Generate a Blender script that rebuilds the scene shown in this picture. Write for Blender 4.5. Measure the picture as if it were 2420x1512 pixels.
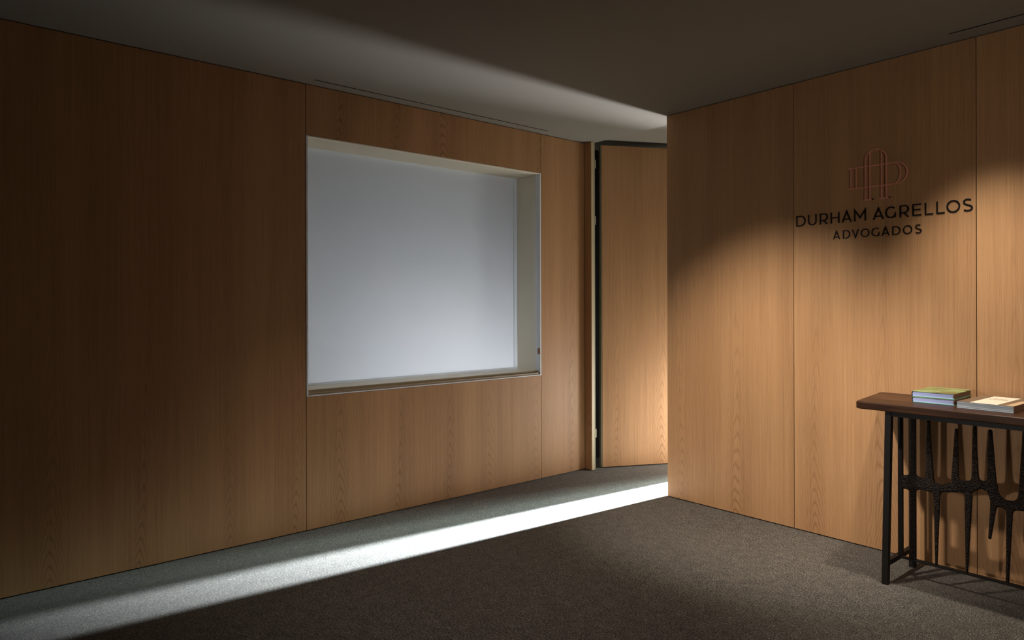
import bpy, bmesh, math, random
from mathutils import Vector, Matrix
random.seed(4)
S = bpy.context.scene
for o in list(bpy.data.objects): bpy.data.objects.remove(o)
C = S.collection

# ------------------------------------------------------------------ camera
YAW, ROLL = 0.8673, 0.0028
cam = bpy.data.objects.new('camera', bpy.data.cameras.new('camera'))
C.objects.link(cam)
cam.matrix_world = (Matrix.Translation((0, 0, 1.32)) @ Matrix.Rotation(YAW - math.pi/2, 4, 'Z')
                    @ Matrix.Rotation(math.pi/2, 4, 'X') @ Matrix.Rotation(-ROLL, 4, 'Z'))
cam.data.sensor_width = 36
cam.data.lens = 1640.26/2420*36
cam.data.shift_y = -35.6/2420
cam.data.clip_start = 0.05
S.camera = cam

# ------------------------------------------------------------------ world, exposure
S.view_settings.view_transform = 'Standard'
S.view_settings.look = 'None'
S.view_settings.exposure = 0.0
S.view_settings.gamma = 1.0
S.view_settings.use_curve_mapping = False
W = bpy.data.worlds.new('world'); S.world = W; W.use_nodes = True
W.node_tree.nodes['Background'].inputs[0].default_value = (.62, .75, 1, 1)
W.node_tree.nodes['Background'].inputs[1].default_value = 0.10

# ------------------------------------------------------------------ lights
def aim(o, p, t):
    o.location = p
    o.rotation_euler = (Vector(t)-Vector(p)).to_track_quat('-Z', 'Y').to_euler()
def spot(name, p, t, power, col, size, blend, radius):
    l = bpy.data.lights.new(name, 'SPOT'); l.energy = power; l.color = col
    l.spot_size = math.radians(size); l.spot_blend = blend; l.shadow_soft_size = radius
    o = bpy.data.objects.new(name, l); C.objects.link(o); aim(o, p, t); return o
def area(name, p, t, power, col, sx, sy):
    l = bpy.data.lights.new(name, 'AREA'); l.energy = power; l.color = col
    l.shape = 'RECTANGLE'; l.size = sx; l.size_y = sy
    o = bpy.data.objects.new(name, l); C.objects.link(o); aim(o, p, t); return o
# low daylight beam through the hall opening
spot('daylight_beam', (17.9, 1.80, 4.0), (5.82, 3.05, 0), 620000, (.82, .93, 1.0), 11.4, 1.0, .17)
# weaker skylight beside the sun, through the same opening
spot('sky_beam', (17.9, .95, 4.0), (5.3, 3.05, 0), 24000, (.76, 1.0, .96), 11.4, 1.0, .35)
spot('sky_beam', (17.9, .20, 4.2), (5.3, 3.05, 0), 9000, (.80, 1.0, .98), 11.4, 1.0, .40)
# daylight that bounces up from the sunlit ground outside the hall opening
spot('ground_glow', (7.4, 2.88, .14), (3.6, 3.10, 2.62), 1350, (.95, .97, 1.0), 32, 1.0, .18)
# soft daylight entering by the opening in the hall's east wall
area('opening_daylight', (5.66, 2.54, .50), (4.5, 3.0, .20), 9, (.92, .96, 1.0), .90, .8)
area('hall_fill', (5.05, 2.80, .40), (5.1, 3.5, .55), 17, (1.0, .95, .86), .5, .5)  # added fill for the open door leaf; no such lamp in the hall
# ceiling downlights beside the right wall and over the room, with added fills among them
spot('console_downlight', (3.30, 1.08, 2.60), (3.76, .92, 0), 165, (1.0, .93, .83), 70, 1.0, .045)
spot('wall_spotlight', (2.0, 1.9, 2.60), (3.9, 2.2, .32), 400, (1.0, .93, .84), 58, 1.0, .05)
spot('side_fill', (-.8, 1.8, 1.30), (3.9, .9, .50), 130, (1.0, .94, .86), 30, 1.0, .06)  # added low fill for the wall under the table, not a ceiling lamp
spot('room_downlight', (2.0, 2.0, 2.60), (2.25, 2.75, 0), 72, (1.0, .95, .90), 84, 1.0, .05)
spot('room_fill', (1.9, -.9, 1.8), (3.9, 1.5, 1.45), 42, (1.0, .93, .84), 92, 1.0, .35)  # added ambient fill toward the right wall, not a downlight
# light in the room behind the blind
area('blind_glow', (3.0, 4.9, .6), (2.8, 4.0, 1.0), 85, (1.0, .98, .97), 1.9, .9)

# ------------------------------------------------------------------ materials
def newmat(n):
    m = bpy.data.materials.new(n); m.use_nodes = True
    t = m.node_tree; b = t.nodes['Principled BSDF']; return m, t, b
def nd(t, typ, **k):
    n = t.nodes.new(typ)
    for a, v in k.items(): setattr(n, a, v)
    return n
def ma(t, op, a, b=None, c=None):
    n = nd(t, 'ShaderNodeMath', operation=op)
    for i, v in enumerate((a, b, c)):
        if v is None: continue
        if isinstance(v, (int, float)): n.inputs[i].default_value = v
        else: t.links.new(v, n.inputs[i])
    return n.outputs[0]
def ramp(t, fac, stops):
    r = nd(t, 'ShaderNodeValToRGB'); e = r.color_ramp.elements
    while len(e) < len(stops): e.new(.5)
    for x, (p, c) in zip(e, stops): x.position = p; x.color = (*c, 1)
    t.links.new(fac, r.inputs[0]); return r.outputs[0]
def noise(t, vec, scale, detail=3, rough=.5, dist=0):
    n = nd(t, 'ShaderNodeTexNoise'); n.inputs['Scale'].default_value = scale
    n.inputs['Detail'].default_value = detail; n.inputs['Roughness'].default_value = rough
    n.inputs['Distortion'].default_value = dist
    if vec is not None: t.links.new(vec, n.inputs['Vector'])
    return n.outputs['Fac']
def mapping(t, vec, scale=(1, 1, 1)):
    m = nd(t, 'ShaderNodeMapping'); m.inputs['Scale'].default_value = scale
    t.links.new(vec, m.inputs['Vector']); return m.outputs[0]
def simple(n, col, rough=.5, metal=0, spec=None):
    m, t, b = newmat(n); b.inputs['Base Color'].default_value = (*col, 1)
    b.inputs['Roughness'].default_value = rough; b.inputs['Metallic'].default_value = metal
    g = noise(t, nd(t, 'ShaderNodeTexCoord').outputs['Object'], 60, 4)
    bm_ = nd(t, 'ShaderNodeBump'); bm_.inputs['Strength'].default_value = .04
    t.links.new(g, bm_.inputs['Height']); t.links.new(bm_.outputs[0], b.inputs['Normal'])
    if spec is not None: b.inputs['Specular IOR Level'].default_value = spec
    return m
def oak(n, light, dark, flitch=.40, rough=.5):
    """veneer: x across the panel, z along the grain, cathedrals rising from the foot"""
    m, t, b = newmat(n)
    tc = nd(t, 'ShaderNodeTexCoord').outputs['Object']
    rnd = nd(t, 'ShaderNodeObjectInfo').outputs['Random']
    sp = nd(t, 'ShaderNodeSeparateXYZ'); t.links.new(tc, sp.inputs[0])
    x, y, z = sp.outputs
    xs = ma(t, 'ADD', x, ma(t, 'MULTIPLY', rnd, 5.0))
    cb = nd(t, 'ShaderNodeCombineXYZ'); t.links.new(xs, cb.inputs[0]); t.links.new(y, cb.inputs[1]); t.links.new(z, cb.inputs[2])
    v = cb.outputs[0]
    warp = noise(t, mapping(t, v, (2.2, 1, .45)), 1.0, 2)
    warp2 = noise(t, mapping(t, v, (14, 1, 1.6)), 1.0, 2)
    u = ma(t, 'ADD', ma(t, 'ADD', ma(t, 'ADD', x, 3.13), ma(t, 'MULTIPLY', ma(t, 'SUBTRACT', warp, .5), .24)), ma(t, 'MULTIPLY', ma(t, 'SUBTRACT', warp2, .5), .010))
    f = ma(t, 'PINGPONG', u, flitch/2)                 # distance from a heart line, mirrored leaf to leaf
    cell = ma(t, 'FLOOR', ma(t, 'ADD', ma(t, 'DIVIDE', u, flitch), .5))
    ph = ma(t, 'FRACT', ma(t, 'MULTIPLY', ma(t, 'SINE', ma(t, 'MULTIPLY', cell, 12.9)), 43.7))
    r = ma(t, 'SQRT', ma(t, 'ADD', ma(t, 'MULTIPLY', f, f), .00060))
    rise = ma(t, 'MULTIPLY', ma(t, 'POWER', 2.718, ma(t, 'MULTIPLY', z, -1.1)), .17)
    g = ma(t, 'ADD', ma(t, 'MULTIPLY', ma(t, 'SUBTRACT', r, rise), 92.0), ma(t, 'MULTIPLY', ph, 3.0))
    ringn = noise(t, mapping(t, v, (16, 1, 1.0)), 1.0, 3)
    ring = ma(t, 'FRACT', ma(t, 'ADD', g, ma(t, 'MULTIPLY', ringn, 2.4)))
    fine = noise(t, mapping(t, v, (420, 20, 6)), 1.0, 4, .65)
    mid = noise(t, mapping(t, v, (80, 5, 1.0)), 1.0, 3, .6)
    big = noise(t, mapping(t, v, (6, 1, .3)), 1.0, 2)
    ringc = ramp(t, ring, [(0, (.20,)*3), (.22, (.66,)*3), (.75, (.76,)*3), (1, (.24,)*3)])
    heart = ma(t, 'POWER', ma(t, 'MAXIMUM', ma(t, 'SUBTRACT', 1.0, ma(t, 'MULTIPLY', f, 2/flitch)), 0.0), 1.6)
    low = ma(t, 'POWER', 2.718, ma(t, 'MULTIPLY', z, -1.0))
    msk = ma(t, 'MULTIPLY', heart, ma(t, 'MULTIPLY', low, ma(t, 'ADD', .80, ma(t, 'MULTIPLY', ph, .70))))
    ringm = ma(t, 'ADD', .52, ma(t, 'MULTIPLY', ma(t, 'SUBTRACT', ringc, .60), msk))
    fac = ma(t, 'ADD', ma(t, 'ADD', ma(t, 'MULTIPLY', ringm, .33), ma(t, 'MULTIPLY', fine, .36)),
             ma(t, 'ADD', ma(t, 'MULTIPLY', mid, .30), ma(t, 'MULTIPLY', big, .30)))
    fac = ma(t, 'ADD', fac, ma(t, 'MULTIPLY', msk, -.08))
    fac = ma(t, 'ADD', fac, ma(t, 'MULTIPLY', ma(t, 'SUBTRACT', rnd, .5), .03))
    col = ramp(t, fac, [(.40, dark), (.82, light)])
    t.links.new(col, b.inputs['Base Color'])
    b.inputs['Roughness'].default_value = rough
    b.inputs['Specular IOR Level'].default_value = .3
    bp = nd(t, 'ShaderNodeBump'); bp.inputs['Strength'].default_value = .12; bp.inputs['Distance'].default_value = .002
    t.links.new(fine, bp.inputs['Height']); t.links.new(bp.outputs[0], b.inputs['Normal'])
    return m
M = {}
M['oak'] = oak('oak_veneer', (.585, .322, .150), (.29, .142, .061))
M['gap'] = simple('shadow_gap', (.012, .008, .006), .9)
M['edge'] = simple('pale_edge', (.52, .41, .24), .5)
M['edge_dull'] = simple('olive_edge', (.30, .27, .17), .6)
M['ceiling'] = simple('ceiling_plaster', (.28, .26, .228), .9, spec=.1)
M['hall_ceiling'] = simple('hall_plaster', (.28, .25, .21), .9, spec=.1)
M['plaster'] = simple('wall_plaster', (.30, .27, .23), .9)
M['dark_wall'] = simple('dark_wall_paint', (.05, .04, .03), .9)
M['black'] = simple('black_liner', (.004, .004, .004), .8)
M['white'] = simple('white_lacquer', (.86, .87, .90), .35)
M['reveal'] = simple('cream_reveal', (.86, .77, .62), .6)
M['rail'] = simple('beige_rail', (.36, .27, .17), .5)
M['rail_light'] = simple('ochre_rail', (.46, .36, .20), .45)
M['latch'] = simple('tan_latch', (.42, .18, .07), .4)
M['steel'] = simple('black_steel', (.010, .0075, .006), .5, 0, .25)
M['copper'] = simple('copper', (.78, .34, .22), .45, .15)
M['letter'] = simple('black_letter', (.008, .007, .007), .35)
M['page'] = simple('page_edges', (.54, .61, 1.0), .8)
M['fore'] = simple('shade_brown_edge', (.24, .13, .075), .8)  # painted shade: brown for page edges turned away from the light
M['paper'] = simple('pale_paper', (.56, .62, .67), .8)
M['navy'] = simple('navy_cover', (.03, .045, .075), .5)
M['mag_cover'] = simple('brown_cover', (.17, .115, .075), .28)
M['cream'] = simple('cream_label', (.80, .68, .52), .5)
M['tan'] = simple('tan_label', (.55, .37, .20), .5)
M['ink'] = simple('brown_ink', (.30, .19, .10), .6)
M['ink_pale'] = simple('pale_print', (.62, .60, .33), .6)
M['book_green'] = None
def mk_green():
    m, t, b = newmat('green_cover')
    tc = nd(t, 'ShaderNodeTexCoord').outputs['Object']
    n = noise(t, mapping(t, tc, (14, 9, 9)), 1, 3, .6, .6)
    c = ramp(t, n, [(.38, (.14, .12, .035)), (.5, (.20, .245, .075)), (.62, (.27, .34, .14))])
    t.links.new(c, b.inputs['Base Color']); b.inputs['Roughness'].default_value = .38
    return m
M['book_green'] = mk_green()
M['green_edge'] = simple('green_board_edge', (.10, .34, .20), .5)
M['spine'] = simple('dark_spine', (.035, .03, .018), .6)
def mk_carpet():
    m, t, b = newmat('carpet')
    tc = nd(t, 'ShaderNodeTexCoord').outputs['Object']
    n1 = noise(t, mapping(t, tc, (120, 200, 1)), 1, 3, .75, .5)
    n2 = noise(t, mapping(t, tc, (420, 300, 1)), 1, 2, .6)
    n3 = noise(t, tc, 22, 3)
    f = ma(t, 'ADD', ma(t, 'MULTIPLY', n1, .65), ma(t, 'ADD', ma(t, 'MULTIPLY', n2, .28), ma(t, 'MULTIPLY', n3, .07)))
    c = ramp(t, f, [(.41, (.014, .012, .009)), (.50, (.070, .060, .047)), (.59, (.25, .218, .175))])
    t.links.new(c, b.inputs['Base Color']); b.inputs['Roughness'].default_value = .95
    b.inputs['Specular IOR Level'].default_value = .1
    b.inputs['Sheen Weight'].default_value = .16; b.inputs['Sheen Roughness'].default_value = .45
    bp = nd(t, 'ShaderNodeBump'); bp.inputs['Strength'].default_value = .6; bp.inputs['Distance'].default_value = .004
    t.links.new(f, bp.inputs['Height']); t.links.new(bp.outputs[0], b.inputs['Normal'])
    return m
M['carpet'] = mk_carpet()
def mk_walnut():
    m, t, b = newmat('walnut')
    tc = nd(t, 'ShaderNodeTexCoord').outputs['Object']
    n1 = noise(t, mapping(t, tc, (9, 1.3, 9)), 1, 3, .5, .8)
    n2 = noise(t, mapping(t, tc, (160, 6, 160)), 1, 4, .6)
    f = ma(t, 'ADD', ma(t, 'MULTIPLY', n1, .6), ma(t, 'MULTIPLY', n2, .4))
    c = ramp(t, f, [(.35, (.020, .008, .004)), (.55, (.068, .028, .012)), (.72, (.13, .060, .026))])
    t.links.new(c, b.inputs['Base Color']); b.inputs['Roughness'].default_value = .42
    b.inputs['Specular IOR Level'].default_value = .18
    return m
M['walnut'] = mk_walnut()
def mk_hammer():
    m, t, b = newmat('hammered_bronze')
    tc = nd(t, 'ShaderNodeTexCoord').outputs['Object']
    v = nd(t, 'ShaderNodeTexVoronoi', feature='F1'); v.inputs['Scale'].default_value = 190
    v.inputs['Randomness'].default_value = .6
    t.links.new(tc, v.inputs['Vector'])
    d = v.outputs['Distance']
    h = ma(t, 'POWER', d, 2.0)
    c = ramp(t, d, [(.1, (.07, .042, .028)), (.6, (.006, .004, .003))])
    t.links.new(c, b.inputs['Base Color'])
    b.inputs['Metallic'].default_value = .6; b.inputs['Roughness'].default_value = .24
    bp = nd(t, 'ShaderNodeBump', invert=True); bp.inputs['Strength'].default_value = 1; bp.inputs['Distance'].default_value = .004
    t.links.new(h, bp.inputs['Height']); t.links.new(bp.outputs[0], b.inputs['Normal'])
    return m
M['hammer'] = mk_hammer()
def mk_blind():
    m, t, b = newmat('blind_fabric')
    out = t.nodes['Material Output']
    b.inputs['Base Color'].default_value = (.80, .81, .83, 1); b.inputs['Roughness'].default_value = .9
    tr = nd(t, 'ShaderNodeBsdfTranslucent'); tr.inputs[0].default_value = (.8, .83, .88, 1)
    mx = nd(t, 'ShaderNodeMixShader'); mx.inputs[0].default_value = .3
    t.links.new(b.outputs[0], mx.inputs[1]); t.links.new(tr.outputs[0], mx.inputs[2]); t.links.new(mx.outputs[0], out.inputs[0])
    return m
M['blind'] = mk_blind()
def mk_glass():
    m, t, b = newmat('window_glass')
    out = t.nodes['Material Output']
    tr = nd(t, 'ShaderNodeBsdfTransparent'); tr.inputs[0].default_value = (.97, .985, .98, 1)
    gl = nd(t, 'ShaderNodeBsdfGlossy'); gl.inputs['Roughness'].default_value = .02
    fr = nd(t, 'ShaderNodeFresnel'); fr.inputs[0].default_value = 1.45
    mx = nd(t, 'ShaderNodeMixShader')
    t.links.new(ma(t, 'MULTIPLY', fr.outputs[0], .35), mx.inputs[0])
    t.links.new(tr.outputs[0], mx.inputs[1]); t.links.new(gl.outputs[0], mx.inputs[2]); t.links.new(mx.outputs[0], out.inputs[0])
    return m
M['glass'] = mk_glass()

# ------------------------------------------------------------------ mesh helpers
def add_box(bm, a, b, bevel=0):
    x0, y0, z0 = a; x1, y1, z1 = b
    r = bmesh.ops.create_cube(bm, size=1)
    bmesh.ops.transform(bm, matrix=Matrix.Translation(((x0+x1)/2, (y0+y1)/2, (z0+z1)/2)) @ Matrix.Diagonal((x1-x0, y1-y0, z1-z0, 1)), verts=r['verts'])
    if bevel:
        es = list({e for v in r['verts'] for e in v.link_edges})
        bmesh.ops.bevel(bm, geom=es, offset=bevel, segments=2, profile=.5, affect='EDGES')
def obj(name, bm, mat, parent=None, loc=(0, 0, 0), rot=(0, 0, 0), smooth=False):
    me = bpy.data.meshes.new(name)
    bmesh.ops.recalc_face_normals(bm, faces=bm.faces); bm.to_mesh(me); bm.free()
    me.materials.append(M[mat] if isinstance(mat, str) else mat)
    if smooth:
        for p in me.polygons: p.use_smooth = True
    o = bpy.data.objects.new(name, me); C.objects.link(o)
    if parent: o.parent = parent
    o.location = loc; o.rotation_euler = rot
    return o
def box(name, a, b, mat, parent=None, bevel=0):
    """axis-aligned box, given in the parent's frame; origin kept at the box foot centre"""
    c = Vector(((a[0]+b[0])/2, (a[1]+b[1])/2, min(a[2], b[2])))
    bm = bmesh.new(); add_box(bm, Vector(a)-c, Vector(b)-c, bevel)
    return obj(name, bm, mat, parent, c)
def empty(name, loc=(0, 0, 0), rz=0):
    o = bpy.data.objects.new(name, None); C.objects.link(o); o.location = loc; o.rotation_euler = (0, 0, rz)
    o.empty_display_size = .1; return o
def tag(o, label, cat, group=None):
    o['label'] = label; o['category'] = cat
    if group: o['group'] = group
    return o
def struct(o, label=None, cat=None):
    o['kind'] = 'structure'
    if label: o['label'] = label
    if cat: o['category'] = cat
    return o
def ribbon(bm, pts, w, d0, d1, closed=False):
    """flat stroke through pts (2D), width w, extruded from depth d0 to d1; local (u, v, depth)->(x, z, y)"""
    n = len(pts); L, R = [], []
    for i in range(n):
        p = Vector(pts[i])
        a = Vector(pts[i-1]) if (i > 0 or closed) else None
        b = Vector(pts[(i+1) % n]) if (i < n-1 or closed) else None
        t1 = (p-a).normalized() if a is not None else None
        t2 = (b-p).normalized() if b is not None else None
        if t1 is None: t1 = t2
        if t2 is None: t2 = t1
        nrm = Vector((-(t1+t2).y, (t1+t2).x)).normalized()
        k = w/2/max(.35, nrm.dot(Vector((-t1.y, t1.x))))
        L.append(p+nrm*k); R.append(p-nrm*k)
    vs = []
    for l, r in zip(L, R):
        vs.append([bm.verts.new((q[0], dd, q[1])) for q, dd in ((l, d0), (r, d0), (r, d1), (l, d1))])
    m = n if closed else n-1
    for i in range(m):
        a, b = vs[i], vs[(i+1) % n]
        for j in range(4): bm.faces.new((a[j], a[(j+1) % 4], b[(j+1) % 4], b[j]))
    if not closed:
        bm.faces.new(vs[0][::-1]); bm.faces.new(vs[-1])

# ------------------------------------------------------------------ room shell
XB, YA, H = 3.900, 3.872, 2.618          # right wall plane, left wall plane, ceiling height
XW, YS = -2.2, -3.0                      # walls behind the camera
HX, HY = 5.72, 1.0                       # hall behind the right wall
G = .0016                                # half a panel joint

fl = box('floor', (XW-.2, YS-.2, -.08), (6.6, 6.2, 0), 'carpet')
struct(fl, 'dark heather grey-brown loop carpet crossed by a strip of sunlight', 'floor')

def holed_slab(name, x0, x1, y0, y1, z, th, holes, mat):
    xs = sorted({x0, x1, *[v for h in holes for v in (h[0], h[1])]}); ys = sorted({y0, y1, *[v for h in holes for v in (h[2], h[3])]})
    bm = bmesh.new()
    for i in range(len(xs)-1):
        for j in range(len(ys)-1):
            cx, cy = (xs[i]+xs[i+1])/2, (ys[j]+ys[j+1])/2
            if any(h[0] < cx < h[1] and h[2] < cy < h[3] for h in holes): continue
            add_box(bm, (xs[i], ys[j], z), (xs[i+1], ys[j+1], z+th))
    return obj(name, bm, mat)
slotA = (1.718, 3.566, 3.773, 3.785)
slotB = (3.761, 3.775, -.70, 1.186)
struct(holed_slab('ceiling', XW-.2, 4.11, YS-.2, YA+.3, H, .10, [slotA, slotB], 'ceiling'), 'smooth matt plaster ceiling of the room with two thin slots', 'ceiling')
struct(box('ceiling_hall', (4.112, HY-.2, H+.035), (HX+.2, 4.4, H+.14), 'hall_ceiling'), 'slightly higher pale ceiling beyond the doorway', 'ceiling')
for s, lab in ((slotA, 'long thin black slot in the ceiling above the internal window'), (slotB, 'thin black ceiling slot above the console table wall')):
    r = empty('linear_air_slot', ((s[0]+s[1])/2, (s[2]+s[3])/2, H+.02)); tag(r, lab, 'vent', 'thin black ceiling slots')
    hx, hy = (s[1]-s[0])/2, (s[3]-s[2])/2
    box('slot_back', (-hx, -hy, .05), (hx, hy, .06), 'black', r)
    if hx > hy:
        box('slot_side', (-hx, -hy, -.0198), (hx, -hy+.001, .05), 'black', r); box('slot_side', (-hx, hy-.001, -.0198), (hx, hy, .05), 'black', r)
    else:
        box('slot_side', (-hx, -hy, -.0198), (-hx+.001, hy, .05), 'black', r); box('slot_side', (hx-.001, -hy, -.0198), (hx, hy, .05), 'black', r)

def panel(parent, u0, u1, z0, z1, p0, du, nrm, th=.018):
    """oak panel on a wall: u runs along du from p0, face at the wall plane, body goes back along -nrm"""
    w = u1-u0-2*G
    bm = bmesh.new(); add_box(bm, (-w/2, 0, 0), (w/2, th, z1-z0), .0007)
    o = obj('panel', bm, 'oak', parent)
    c = Vector(p0)+Vector((du[0], du[1], 0))*((u0+u1)/2)
    o.location = (c.x, c.y, z0)
    o.rotation_euler = (0, 0, math.atan2(du[1], du[0]))
    return o
# left wall (faces -y); the window takes the whole panel width 1.706..3.575
WX0, WX1, WZ0, WZ1 = 1.708, 3.573, .786, 2.317
wl = empty('wall_left', (0, 0, 0)); struct(wl, 'long oak-veneered wall with a large internal window', 'wall')
bm = bmesh.new()
bk = YA+.020
for a, b in (((XW-.2, bk, 0), (WX0-.012, YA+.34, H)), ((WX1+.012, bk, 0), (4.044, YA+.34, H)),
             ((WX0-.012, bk, 0), (WX1+.012, YA+.34, WZ0-.012)), ((WX0-.012, bk, WZ1+.012), (WX1+.012, YA+.34, H))):
    add_box(bm, a, b)
obj('backing', bm, 'gap', wl)
z0, z1 = .006, H-.004
for u0, u1, a, b in ((-2.03, -.163, z0, z1), (-.163, 1.706, z0, z1), (1.706, 3.575, z0, WZ0-.002), (1.706, 3.575, WZ1+.002, z1), (3.575, 4.050, z0, z1)):
    panel(wl, u0, u1, a, b, (0, YA, 0), (1, 0), None)
# short return at the doorway, faces -x
bm = bmesh.new(); add_box(bm, (-.035, 0, 0), (.035, .018, z1-z0), .0007)
o = obj('return_panel', bm, 'oak', wl, (4.050, 3.836, z0), (0, 0, math.pi/2)); o.rotation_euler.z = -math.pi/2
# right wall (faces -x)
wr = empty('wall_right', (0, 0, 0)); struct(wr, 'oak panelled wall carrying the lettering, console table in front', 'wall')
YE = 2.951
bm = bmesh.new(); add_box(bm, (XB+.020, YS-.2, 0), (4.10, YE-.020, H)); obj('backing', bm, 'gap', wr)
for u0, u1 in ((YE-.0016, 2.0385), (2.0385, 1.1107), (1.1107, .183), (.183, -.745), (-.745, -1.673), (-1.673, -2.601)):
    panel(wr, -u0, -u1, z0, z1, (XB, 0, 0), (0, -1), None)
bm = bmesh.new(); add_box(bm, (-.0915, 0, 0), (.0915, .018, z1-z0), .0007)
obj('end_panel', bm, 'oak', wr, (4.0105, YE, z0), (0, 0, math.pi))
# walls behind the camera and round the hall
struct(box('wall_back', (XW-.2, YS-.2, 0), (XB+.02, YS, H), 'dark_wall'), 'plain dark wall behind the viewer', 'wall')
struct(box('wall_west', (XW-.2, YS, 0), (XW, YA, H), 'dark_wall'), 'plain dark wall at the far left end of the room', 'wall')
OY0, OY1, OZ = 2.05, 3.03, 2.30
bm = bmesh.new()
for a, b in (((HX, HY, 0), (HX+.12, OY0, H+.14)), ((HX, OY1, 0), (HX+.12, 4.4, H+.14)), ((HX, OY0, OZ), (HX+.12, OY1, H+.14))): add_box(bm, a, b)
struct(obj('wall_hall_east', bm, 'plaster'), 'hall wall with the opening that lets the daylight in', 'wall')
struct(box('wall_hall_south', (4.10, HY-.2, 0), (HX+.12, HY, H+.14), 'plaster'), 'plain hall wall behind the panelled wall', 'wall')
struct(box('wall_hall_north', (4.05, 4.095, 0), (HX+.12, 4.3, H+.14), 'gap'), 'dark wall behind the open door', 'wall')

# ------------------------------------------------------------------ window in the left wall
wn = empty('window_1', ((WX0+WX1)/2, YA, WZ0)); struct(wn, 'large internal window with thin white frame and lowered pale blind', 'window')
X0, X1 = WX0-wn.location.x, WX1-wn.location.x; HH = WZ1-WZ0
FD = .050                       # frame depth
fw = .010
fr = empty('window_frame'); fr.parent = wn
bm = bmesh.new()
add_box(bm, (X0, -.002, 0), (X0+fw, FD, HH)); add_box(bm, (X1-fw, -.002, 0), (X1, FD, HH))
add_box(bm, (X0+fw, -.002, 0), (X1-fw, FD, .007))
bpy.data.objects.remove(fr)
frame = obj('window_frame', bm, 'white', wn); frame['label'] = 'thin white lacquered window frame'
DP = .30                        # depth of the lined opening
box('head_lining', (X0+fw, -.001, HH-.006), (X1-fw, DP, HH), 'reveal', wn)
box('side_lining', (X0, FD, 0), (X0+.006, DP, HH), 'reveal', wn)
box('side_lining', (X1-.006-.0, FD, 0), (X1, DP, HH), 'reveal', wn)
sill = box('sill', (X0, FD, -.006), (X1, DP, .030), 'reveal', wn)
box('sill_rail', (X0+fw, .006, .007), (X1-fw, .030, .022), 'rail', wn, .001)
box('sill_rail', (X0+fw, .030, .007), (X1-fw, .050, .034), 'rail_light', wn, .001)
box('pane', (X0+fw, .036, .034), (X1-fw, .040, HH-.006), 'glass', wn)
bl = box('roller_blind', (X0+.006, DP-.030, .045), (X1-.0402, DP-.028, HH-.006), 'blind', wn); bl['label'] = 'lowered off-white roller blind'
box('blind_edge', (X1-.044, DP-.034, .045), (X1-.006, DP-.026, HH-.006), 'blind', wn, .001)
box('blind_foot', (X0+.006, DP-.036, .030), (X1-.006, DP-.026, .045), 'blind', wn, .001)
lt = box('latch', (X1-fw-.010, .004, .16), (X1-fw, .018, .205), 'latch', wn, .002); lt['label'] = 'small tan latch'

# ------------------------------------------------------------------ doorway: jamb strips and open leaf
dr = empty('door_1', (4.178, 3.800, 0), 0); struct(dr, 'tall oak-veneered door standing open into the hall', 'door')
ang = -math.radians(27.1)
# jamb in door frame coordinates (origin at the hinge)
def dbox(name, a, b, mat, bevel=0):
    return box(name, Vector(a)-dr.location, Vector(b)-dr.location, mat, dr, bevel)
j = dbox('jamb_edge', (4.051, 3.797, .004), (4.079, 3.815, H-.002), 'edge', .001); j['label'] = 'pale raw timber jamb edge'
dbox('jamb_stop', (4.0795, 3.806, .004), (4.102, 3.86, H-.002), 'edge_dull', .001)
dbox('jamb_liner', (4.051, 3.816, .004), (4.0785, 4.092, H-.002), 'black')
for zc in (2.447, 1.995, .290):
    h = dbox('hinge', (4.1025, 3.808, zc-.034), (4.118, 3.832, zc+.034), 'edge_dull', .002); h['label'] = 'grey-green concealed hinge plate'
LW, LT = .86, .044
lf = empty('x'); bpy.data.objects.remove(lf)
bm = bmesh.new(); add_box(bm, (-LW/2, 0, 0), (LW/2, .003, 2.596), .0006)
lc = Vector((math.cos(ang), math.sin(ang)))*(LW/2)
leaf = obj('door_leaf', bm, 'oak', dr, (lc.x, lc.y, .010), (0, 0, ang))
bm = bmesh.new(); add_box(bm, (-LW/2-.010, .0035, .0), (LW/2, LT, 2.599), .0008)
core = obj('door_core', bm, 'edge_dull', dr, (lc.x, lc.y, .010), (0, 0, ang)); core['label'] = 'olive-grey edge and core of the door'

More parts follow.
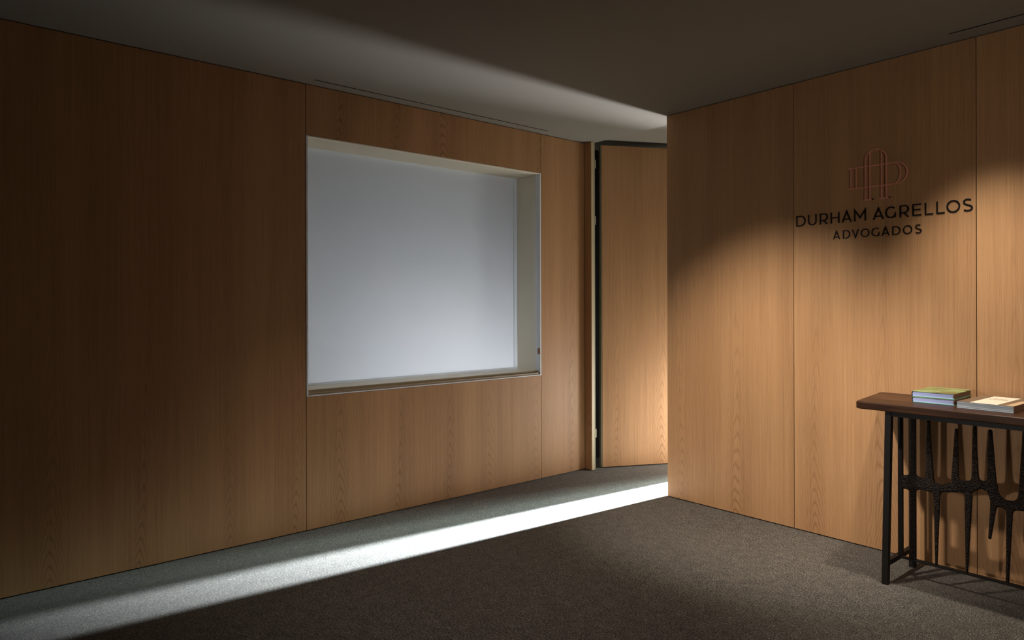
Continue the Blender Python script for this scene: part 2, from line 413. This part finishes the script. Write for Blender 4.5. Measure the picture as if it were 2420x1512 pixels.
# ------------------------------------------------------------------ lettering on the right wall
def arc(cx, cy, rx, ry, a0, a1, n=20):
    return [(cx+rx*math.cos(math.radians(a0+(a1-a0)*i/n)), cy+ry*math.sin(math.radians(a0+(a1-a0)*i/n))) for i in range(n+1)]
def glyph(ch, w, h, s):
    """list of strokes inside a w x h box, stroke width s"""
    k = s/2
    if ch == 'D':
        r = min(h/2-k, w*.62); 
        return [([(k, k), (k, h-k), (w-r-k, h-k)] + [(x, y) for x, y in arc(w-r-k, h/2, r, h/2-k, 90, -90)][1:], True)]
    if ch == 'U': return [([(k, h)] + arc(w/2, w/2*.95, w/2-k, w/2*.95-k, 180, 360) + [(w-k, h)], False)]
    if ch == 'R': return [([(k, 0), (k, h-k), (w-.34*h, h-k)] + arc(w-.33*h, h*.66, .30*h-k*.5, h*.34-k, 90, -90)[1:] + [(k, h*.32+k*0)], False), ([(w-.36*h, h*.32), (w-k*1.1, 0)], False)]
    if ch == 'H': return [([(k, 0), (k, h)], False), ([(w-k, 0), (w-k, h)], False), ([(k, h/2), (w-k, h/2)], False)]
    if ch == 'A': return [([(k*1.05, 0), (w/2, h-k*.5), (w-k*1.05, 0)], False), ([(w*.17, h*.27), (w*.83, h*.27)], False)]
    if ch == 'V': return [([(k*1.05, h), (w/2, k*.5), (w-k*1.05, h)], False)]
    if ch == 'M': return [([(k, 0), (k, h-k*.4), (w/2, h*.30), (w-k, h-k*.4), (w-k, 0)], False)]
    if ch == 'G': return [(arc(w*.53, h/2, w*.53-k, h/2-k, 48, 325, 30) + [(w-k, h*.17), (w-k, h*.48)], False)]
    if ch == 'E': return [([(w, h-k), (k, h-k), (k, k), (w, k)], False), ([(k, h*.51), (w*.90, h*.51)], False)]
    if ch == 'L': return [([(k, h), (k, k), (w, k)], False)]
    if ch == 'O': return [(arc(w/2, h/2, w/2-k, h/2-k, 0, 349, 31), True)]
    if ch == 'S':
        up = arc(w*.50, h*.745, w*.43-k*.6, h*.255-k, 40, 235, 14); dn = arc(w*.50, h*.262, w*.48-k*.6, h*.262-k, 60, -145, 14)
        return [(up+dn, False)]
def sign(name, text, z, h, s, label):
    ymid = (text[0][1]+text[-1][2])/2
    r = empty(name, (XB, ymid, z)); tag(r, label, 'sign')
    for ch, ya, yb in text:
        w = ya-yb; bm = bmesh.new()
        off = ymid-ya
        for k_, (pts, cl) in enumerate(glyph(ch, w, h, s)):
            ribbon(bm, [(p[0], p[1]) for p in pts], s, -.004+.0002*k_, -.0002, cl)
        # local x -> world -y
        o = obj('letter', bm, 'letter', r, (0, -off, 0), (0, 0, -math.pi/2))
    return r
T1 = [('D', 2.0201, 1.9633), ('U', 1.9489, 1.8993), ('R', 1.8806, 1.8336), ('H', 1.8185, 1.7691), ('A', 1.7566, 1.7018), ('M', 1.6888, 1.6262), ('A', 1.5898, 1.5341), ('G', 1.5272, 1.4741), ('R', 1.4556, 1.4109), ('E', 1.3948, 1.3531), ('L', 1.337, 1.2982), ('L', 1.2843, 1.2467), ('O', 1.2385, 1.1786), ('S', 1.1681, 1.1246)]
T2 = [('A', 1.8058, 1.7659), ('D', 1.75, 1.7109), ('V', 1.7009, 1.6643), ('O', 1.6537, 1.6086), ('G', 1.5969, 1.5569), ('A', 1.5463, 1.5063), ('D', 1.4919, 1.4524), ('O', 1.4399, 1.3963), ('S', 1.383, 1.352)]
sign('wall_lettering', T1, 1.7725, .062, .0068, 'large black raised letters reading DURHAM AGRELLOS on the oak wall')
sign('wall_lettering', T2, 1.6825, .046, .0049, 'smaller black raised letters reading ADVOGADOS on the line below')
# copper monogram
mg = empty('wall_monogram', (XB, 1.5755, 1.883)); tag(mg, 'copper line monogram of interlaced letters above the black lettering', 'emblem')
def mono(name, strokes, s=.0062, d=-.007, mat='copper'):
    bm = bmesh.new()
    for k_, pts in enumerate(strokes): ribbon(bm, [(1.5755-y, z-1.883) for y, z in pts], s, d+.00025*k_, -.0002)
    return obj(name, bm, mat, mg, (0, 0, 0), (0, 0, -math.pi/2))
arch = [(1.629, 1.883)] + [(y, z) for y, z in arc(1.5755, 2.096, .0535, .053, 0, 180, 24)] + [(1.522, 1.883)]
mono('arch_letter', [arch, [(1.605, 1.883), (1.605, 2.140)], [(1.546, 1.883), (1.546, 2.140)],
                     [(1.638, 1.883), (1.597, 1.883)], [(1.558, 1.883), (1.513, 1.883)]])
bowl = [(1.719, 2.063)] + [(y, z) for y, z in arc(1.476, 2.007, -.057, .056, 90, -90, 24)] + [(1.719, 1.951)]
inner = arc(1.484, 2.007, -.032, .054, 80, -80, 18)
mono('bar_letter', [bowl, inner, [(1.706, 2.063), (1.706, 1.951)], [(1.678, 2.063), (1.678, 1.951)]], d=-.0062)
for y in (1.589, 1.504):
    bm = bmesh.new(); add_box(bm, (-.0015, -.006, -.004), (.0015, -.0002, .004)); o = obj('standoff_shadow', bm, 'letter', mg, (0, y-1.5755, .001), (0, 0, -math.pi/2)); o['label'] = 'tiny black block for a standoff shadow'  # black block standing for the small shadow of a standoff

# ------------------------------------------------------------------ console table
TY0, TY1 = -.36, 1.488
tb = empty('console_table', (3.655, (TY0+TY1)/2, 0)); tag(tb, 'dark console table with thick walnut top, black steel frame and hammered metal screen', 'table')
oy = tb.location.y; ox = tb.location.x
def tbox(name, a, b, mat, bevel=0): return box(name, Vector(a)-tb.location, Vector(b)-tb.location, mat, tb, bevel)
bm = bmesh.new()
# top outline with rounded corner, slightly raked end
out = [(3.428, TY0), (3.428, TY1-.035), (3.432, TY1-.015), (3.442, TY1-.004), (3.462, TY1+.002), (3.86, TY1+.058), (3.878, TY1+.056), (3.886, TY1+.044), (3.886, TY0)]
vb = [bm.verts.new((x-ox, y-oy, .817)) for x, y in out]; f = bm.faces.new(vb)
r = bmesh.ops.extrude_face_region(bm, geom=[f]); vt = [g for g in r['geom'] if isinstance(g, bmesh.types.BMVert)]
bmesh.ops.translate(bm, verts=vt, vec=(0, 0, .035))
bm.edges.ensure_lookup_table()
es = [e for e in bm.edges if abs(e.verts[0].co.z-e.verts[1].co.z) < 1e-6]
bmesh.ops.bevel(bm, geom=es, offset=.005, segments=3, profile=.5, affect='EDGES')
obj('table_top', bm, 'walnut', tb, smooth=False)
for yy in (1.345, -.245):
    y0_, y1_ = yy, yy+.028
    for xx in (3.445, 3.775):
        lg = tbox('leg', (xx, y0_, 0), (xx+.028, y1_, .8165), 'steel', .002)
        if xx < 3.5:
            for v_ in lg.data.vertices: v_.co.y += (-.018 if yy > 0 else .018)*v_.co.z/.8165
    
    tbox('stretcher', (3.4732, y0_+.003, .085), (3.7748, y1_-.003, .107), 'steel', .001)
    tbox('inner_post', (3.591, (y0_-.011 if yy > 0 else y0_+.019), .108), (3.609, (y0_+.009 if yy > 0 else y0_+.039), .7935), 'steel', .001)
tbox('top_rail', (3.447, -.2, .7945), (3.472, 1.3265, .8165), 'steel', .001)
tbox('top_rail', (3.590, -.238, .794), (3.610, 1.368, .8165), 'steel', .001)
tbox('top_rail', (3.777, -.216, .7945), (3.802, 1.3445, .8165), 'steel', .001)
tbox('bottom_rail', (3.592, -.216, .094), (3.608, 1.343, .1035), 'steel', .001)
# hammered screen: smooth union of tapered strokes in the plane x = 3.6
ST = {'P1': [(1.289, .785, .0135), (1.291, .10, .0145)],
 'B': [(1.336, .463, .034), (1.265, .47, .030), (1.194, .46, .023), (1.162, .465, .018), (1.084, .490, .027), (1.051, .495, .025), (1.011, .512, .017), (.973, .505, .021), (.957, .469, .023), (.929, .444, .018), (.886, .446, .019), (.85, .455, .022)],
 'P2': [(1.223, .785, .008), (1.218, .493, .020)], 'P3': [(1.106, .742, .0075), (1.112, .521, .016)], 'P4': [(1.035, .785, .007), (1.032, .529, .015)],
 'P5': [(.974, .755, .0085), (.968, .519, .019)], 'P6': [(.850, .772, .006), (.855, .483, .017)],
 'L2': [(1.187, .429, .015), (1.190, .10, .0055)], 'L3': [(1.059, .448, .016), (1.066, .10, .005)], 'L4': [(.962, .435, .013), (.977, .283, .0065)], 'L5': [(.903, .422, .013), (.912, .10, .0065)]}
for d0, fl_ in ((.85, 1),):   # the same rhythm carried on to the right end, outside the picture
    ST['B2'] = [(.85, .455, .022), (.77, .49, .026), (.70, .50, .022), (.62, .46, .020), (.53, .44, .022), (.44, .48, .026), (.36, .49, .02), (.28, .455, .02), (.18, .46, .025), (.08, .49, .022), (-.02, .47, .02), (-.12, .46, .028), (-.215, .46, .034)]
    for i, (yy, up) in enumerate([(.77, 0), (.70, 1), (.62, 1), (.55, 0), (.47, 1), (.40, 0), (.33, 1), (.25, 0), (.18, 1), (.08, 0), (.03, 1), (-.05, 0), (-.12, 1)]):
        ST['x%d' % i] = [(yy, .785 if i % 3 else .70, .008), (yy, .50, .018)] if up else [(yy, .44, .016), (yy+.004, .10 if i % 4 else .26, .006)]
    ST['xe'] = [(-.20, .785, .0135), (-.20, .10, .0145)]
import numpy as np
st = .0035
us = np.arange(-.235, 1.352, st); vs_ = np.arange(.098, .790, st)
U, V = np.meshgrid(us, vs_, indexing='ij')
def field(U, V):
    K = 130.0; acc = np.zeros_like(U)
    for pts in ST.values():
        best = None
        for (a, b) in zip(pts[:-1], pts[1:]):
            ax, ay, ar = a; bx_, by_, br = b
            dx, dy = bx_-ax, by_-ay; L2 = dx*dx+dy*dy
            h = np.clip(((U-ax)*dx+(V-ay)*dy)/L2, 0, 1)
            d = np.hypot(U-ax-h*dx, V-ay-h*dy)-(ar+(br-ar)*h)
            best = d if best is None else np.minimum(best, d)
        acc += np.exp(-K*np.clip(best, -.05, .3))
    return -np.log(acc)/K
D = field(U, V)
e_ = 1e-4
P = np.stack([U, V], -1); outm = D > 0
near = outm & (D < st*2)
for _ in range(3):
    Dd = field(P[..., 0], P[..., 1]); gx = (field(P[..., 0]+e_, P[..., 1])-Dd)/e_; gy = (field(P[..., 0], P[..., 1]+e_)-Dd)/e_
    gn = np.maximum(gx*gx+gy*gy, .2)
    P[..., 0] = np.where(near, P[..., 0]-Dd*gx/gn, P[..., 0]); P[..., 1] = np.where(near, P[..., 1]-Dd*gy/gn, P[..., 1])
P[..., 1] = np.clip(P[..., 1], .1036, .7938)
inside = ~outm
cell = inside[:-1, :-1] | inside[1:, :-1] | inside[:-1, 1:] | inside[1:, 1:]
Rr = .011
T = np.where(inside, .0085*np.sqrt(np.clip(1-(1-np.clip(-D/Rr, 0, 1))**2, 0, 1)), 0)
ni, nj = U.shape
used = np.zeros((ni, nj), bool)
for di in (0, 1):
    for dj in (0, 1): used[di:ni-1+di, dj:nj-1+dj] |= cell
fi = -np.ones((ni, nj), int); bi = -np.ones((ni, nj), int); verts = []
for i, j_ in zip(*np.nonzero(used)):
    t_ = T[i, j_]; x_ = 3.600-ox; y_ = P[i, j_, 0]-oy; z_ = P[i, j_, 1]
    if t_ > 0:
        fi[i, j_] = len(verts); verts.append((x_-t_, y_, z_)); bi[i, j_] = len(verts); verts.append((x_+t_, y_, z_))
    else:
        fi[i, j_] = bi[i, j_] = len(verts); verts.append((x_, y_, z_))
faces = []
for i, j_ in zip(*np.nonzero(cell)):
    q = (fi[i, j_], fi[i+1, j_], fi[i+1, j_+1], fi[i, j_+1]); q2 = (bi[i, j_], bi[i, j_+1], bi[i+1, j_+1], bi[i+1, j_])
    faces.append(tuple(int(k) for k in q)); faces.append(tuple(int(k) for k in q2))
me = bpy.data.meshes.new('hammered_screen'); me.from_pydata(verts, [], faces); me.validate(); me.materials.append(M['hammer'])
for p_ in me.polygons: p_.use_smooth = True
scr = bpy.data.objects.new('hammered_screen', me); C.objects.link(scr); scr.parent = tb; scr['label'] = 'branching dark bronze screen with hammered dimples'

# ------------------------------------------------------------------ books on the table
ZT = .8525
def make_book(z, first):
    w, d, h = .178, .252, .0265
    b = empty('hardcover_book', (3.595+d/2, 1.203, z), math.radians(1.2))
    obj_top = box('cover', (-d/2, -w/2, h-.0028), (d/2, w/2, h), 'book_green', b, .0005)
    lo = box('cover', (-d/2, -w/2, 0), (d/2, w/2, .0028), 'green_edge', b, .0005)
    bm = bmesh.new()                                   # page block, concave fore-edge at -y
    n = 8; prof = [(-w/2+.004+.004*math.sin(math.pi*k/n), .0029+(h-.0058)*k/n) for k in range(n+1)] + [(w/2-.004+.003*math.sin(math.pi*k/n), h-.0029-(h-.0058)*k/n) for k in range(n+1)]
    va = [bm.verts.new((-d/2+.003, y, zz)) for y, zz in prof]; vb2 = [bm.verts.new((d/2-.003, y, zz)) for y, zz in prof]
    bm.faces.new(va); bm.faces.new(vb2[::-1])
    for k in range(len(prof)): bm.faces.new((va[k], va[(k+1) % len(prof)], vb2[(k+1) % len(prof)], vb2[k]))
    pg = obj('page_block', bm, 'page', b); pg['label'] = 'pale bluish page edges'
    fe = box('fore_edge_shade', (-d/2+.004, -w/2+.0030, .0040), (d/2-.0032, -w/2+.0076, h-.0040), 'fore', b, .0004); fe['label'] = 'fore-edge of the pages, browned in place of shade'  # thin strip that paints the warm shade on the page ends
    bm = bmesh.new()                                   # rounded spine at +y
    pr = [(w/2-.001+.0035*math.sin(math.pi*k/n), h*k/n) for k in range(n+1)] + [(w/2-.003+.0032*math.sin(math.pi*k/n), h-.003-(h-.006)*k/n) for k in range(n+1)]
    va = [bm.verts.new((-d/2, y, zz)) for y, zz in pr]; vb2 = [bm.verts.new((d/2, y, zz)) for y, zz in pr]
    bm.faces.new(va); bm.faces.new(vb2[::-1])
    for k in range(len(pr)): bm.faces.new((va[k], va[(k+1) % len(pr)], vb2[(k+1) % len(pr)], vb2[k]))
    obj('spine', bm, 'spine', b)
    return b, obj_top
b1, c1 = make_book(ZT, True); tag(b1, 'green hardcover book lying directly on the walnut table top', 'book', 'green hardcover books')
b2, c2 = make_book(ZT+.0268, False); tag(b2, 'green hardcover book with mottled cover, upper one of the pair', 'book', 'green hardcover books')
b2.location.y += .001
bm = bmesh.new()                                       # pale title marks on the upper cover
for k in range(13):
    y = .055-.012*k*.75; hgt = random.choice((.007, .009, .005))
    add_box(bm, (.012, y, .0266), (.012+hgt, y-.005, .0269))
for k in range(9):
    y = .030-.010*k; add_box(bm, (.040, y, .0266), (.046, y-.0045, .0269))
tt = obj('cover_title', bm, 'ink_pale', b2); tt['label'] = 'pale worn title print'

def make_booklet(z, h, top, w=.216, d=.318, dy=0, dx=0, cover='mag_cover'):
    b = empty('softcover_booklet', (3.546+d/2+dx, .975+dy, z), math.radians(-2.2))
    box('pages', (-d/2+.0005, -w/2+.0004, .0006), (d/2-.0005, w/2, h-.0006), 'paper', b)
    box('cover', (-d/2, -w/2, h-.0006), (d/2, w/2, h), cover, b)
    box('back_cover', (-d/2, -w/2, 0), (d/2, w/2, .0006), 'navy' if top else 'paper', b)
    sp_ = box('spine', (-d/2, -w/2-.0006, 0), (d/2, -w/2, h), 'fore', b); sp_['label'] = 'glued spine, toned brown for warm shade'  # brown here is warm shade put into the colour
    return b
hs = [.0072, .0072, .0068, .0068]; z = ZT; labs = ['pale softcover booklet at the very bottom of the right-hand pile', 'pale softcover booklet second from the bottom of the pile', 'pale softcover booklet just under the dark-covered top one', 'brown-covered softcover booklet with a cream title panel, top of the pile']
for k, h in enumerate(hs):
    top = k == 3
    bk_ = make_booklet(z, h, top, dy=(0, .0006, -.0008, .0002)[k], dx=(0, .0008, .0003, -.0004)[k], cover='mag_cover' if top else 'paper')
    tag(bk_, labs[k], 'booklet', 'softcover booklets in a pile'); z += h+.0002
    if k == 2:
        nv = box('front_cover', (-.159, -.108, h-.0001), (.159, .108, h+.0001), 'navy', bk_)
hh = hs[3]
d, w = .318, .216
pn = box('cover_panel', (-d/2+.001, -.048, hh), (d/2-.005, .058, hh+.0003), 'cream', bk_); pn['label'] = 'cream title panel on the cover'
pn = box('cover_panel', (-d/2+.001, -w/2+.001, hh), (.05, -.078, hh+.0003), 'tan', bk_); pn['label'] = 'tan panel at the cover edge'
bm = bmesh.new()                                       # small broken title lines, not legible in the photograph
y = .034
for k in range(8):
    wd = random.choice((.004, .0055)); add_box(bm, (.052, y-wd, hh+.0003), (.052+random.choice((.012, .016)), y, hh+.0005)); y -= wd+.0022
y = .040
for k in range(11):
    wd = random.choice((.004, .0050)); add_box(bm, (.020, y-wd, hh+.0003), (.020+random.choice((.012, .017)), y, hh+.0005)); y -= wd+.0022
tt = obj('cover_title', bm, 'ink', bk_); tt['label'] = 'two lines of brown title print'
